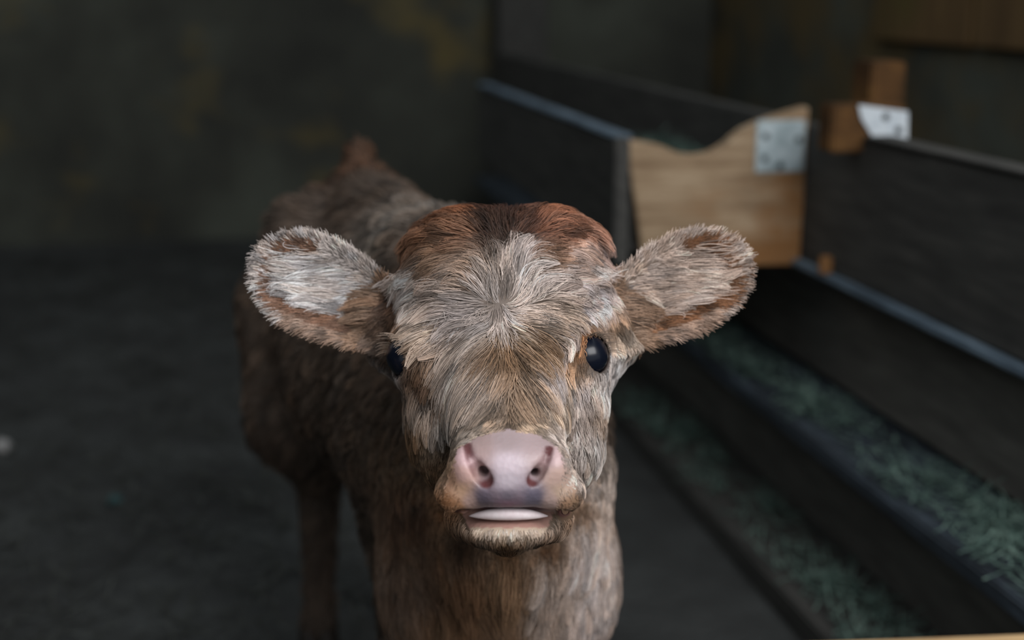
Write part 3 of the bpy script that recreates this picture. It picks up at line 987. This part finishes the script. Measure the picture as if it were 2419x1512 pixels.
    stk *= np.clip((rr - 25) / 60, 0, 1) * np.clip((380 - rr) / 150, 0, 1) * (ear_id == 0) * (P0[:, 1] < 1.27)
    tone = tone * (1 + .26 * stk)
    c = lc * np.clip(tone, .4, 1.7)[:, None] * COAT_GAIN
    c[:, 0] *= 1 + hue; c[:, 2] *= 1 - hue
    c[dark] *= .45
    r0 = rad * rng.uniform(.75, 1.25, n)
    radius = r0[:, None] * np.array([1.0 - .72 * x ** 1.5 for x in np.linspace(0, 1, segs)])[None]
    return path, np.clip(c, .004, .85), radius


COAT_GAIN = 1.62


def curves_obj(name, sets, mat, parent):
    hc = bpy.data.hair_curves.new(name)
    sizes = []; pos = []; cols = []; rads = []
    for path, c, r in sets:
        n, k, _ = path.shape
        sizes += [k] * n; pos.append(path.reshape(-1, 3)); rads.append(r.ravel()); cols.append(c)
    hc.add_curves(sizes)
    P = f2w(np.concatenate(pos)) - BASE
    hc.attributes['position'].data.foreach_set('vector', P.astype(np.float32).ravel())
    ra = hc.attributes.get('radius') or hc.attributes.new('radius', 'FLOAT', 'POINT')
    ra.data.foreach_set('value', np.concatenate(rads).astype(np.float32))
    ca = hc.attributes.new('hair_colour', 'FLOAT_COLOR', 'CURVE')
    cc = np.concatenate(cols); cc = np.concatenate([cc, np.ones((len(cc), 1))], 1)
    ca.data.foreach_set('color', cc.astype(np.float32).ravel())
    o = bpy.data.objects.new(name, hc); COL.objects.link(o); hc.materials.append(mat); o.parent = parent
    return o


t = NT('calf_hair')
a = t.n('ShaderNodeAttribute', attribute_name='hair_colour')
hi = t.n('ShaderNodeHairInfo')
mr = t.n('ShaderNodeMapRange'); mr.inputs[3].default_value = 0.62; mr.inputs[4].default_value = 1.12  # darker roots: shade between the locks painted along each strand
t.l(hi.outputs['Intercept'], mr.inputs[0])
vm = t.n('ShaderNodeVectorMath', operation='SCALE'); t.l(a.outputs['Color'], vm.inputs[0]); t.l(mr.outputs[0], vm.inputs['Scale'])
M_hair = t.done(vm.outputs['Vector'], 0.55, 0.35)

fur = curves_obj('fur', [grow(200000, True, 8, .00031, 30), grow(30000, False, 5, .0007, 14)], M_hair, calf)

# lashes
lash = []
for sgn, (c, r, dr) in EYE.items():
    up = np.array([0, 0, 1.0]); side = np.cross(dr, up); side /= np.linalg.norm(side); up = np.cross(side, dr)
    for i in range(46):
        th = rng.uniform(.15, math.pi - .15)
        root = c + dr * .010 + (side * math.cos(th) + up * math.sin(th)) * .0165
        out = dr * .8 + (side * math.cos(th) * .8 + up * math.sin(th) * .5); out /= np.linalg.norm(out)
        L_ = rng.uniform(.010, .017)
        lash.append([root + out * L_ * x + np.array([0, 0, -.35]) * L_ * x * x for x in np.linspace(0, 1, 6)])
lash = np.array(lash)
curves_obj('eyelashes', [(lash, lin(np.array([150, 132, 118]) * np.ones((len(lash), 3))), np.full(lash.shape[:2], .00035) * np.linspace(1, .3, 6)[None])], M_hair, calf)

# eyes
t = NT('calf_eye'); M_eye = t.done((12, 17, 30), 0.24, 0.4)
for sgn, (c, r, dr) in EYE.items():
    bm = bmesh.new(); bmesh.ops.create_uvsphere(bm, u_segments=40, v_segments=24, radius=r)
    o = bm_obj('eye', bm, M_eye, calf, True)
    o.location = Vector((f2w(c[None])[0] - BASE).tolist())

# lower lip, wet and pale
t = NT('wet_pale_lip')
c = t.ramp(t.noise(200, (1, 1, 1), 2, 0.5), [(0.3, (228, 212, 216)), (0.7, (240, 230, 233))])  # pale lip whitened further, sky reflection painted into its colour
M_lip = t.done(c, 0.45, 0.4)
bm = bmesh.new(); rings = []
NS = 33
for i in range(NS):
    s = -1 + 2 * i / (NS - 1)
    px_ = 1201 + 93 * s; py_ = 1219 - 5.0 * (1 - s * s)
    wdt = max(.0004, .0052 * (1 - s * s) ** 0.75)
    c0 = q(px_, py_, 1.0690 + .010 * s * s)
    rings.append([bm.verts.new(tuple(f2w((c0 + np.array([0, -math.cos(a) * wdt * 1.1, math.sin(a) * wdt * .95]))[None])[0] - BASE)) for a in np.linspace(0, 2 * math.pi, 17)[:-1]])
for r0, r1 in zip(rings[:-1], rings[1:]):
    for j in range(16): bm.faces.new((r0[j], r1[j], r1[(j + 1) % 16], r0[(j + 1) % 16]))
bm.faces.new(rings[0]); bm.faces.new(rings[-1][::-1])
o = bm_obj('lower_lip', bm, M_lip, calf, True); o['label'] = 'wet pale pink lower lip'

# hooves
M_hoof = NT('dark_hoof').done((40, 34, 30), 0.5, 0.3)
for hx, hy in ((.056, 1.53), (-.125, 1.53), (-.115, 2.04), (-.30, 2.04)):
    bm = bmesh.new()
    for s_ in (-1, 1):
        bmesh.ops.create_cone(bm, cap_ends=True, segments=18, radius1=.021, radius2=.016, depth=.052,
                              matrix=Matrix.Translation((s_ * .013, 0, .026)) @ Matrix.Scale(1.35, 4, (0, 1, 0)))
    o = bm_obj('hoof', bm, M_hoof, calf, True); o.location = (hx - BASE[0], hy - BASE[1], 0)
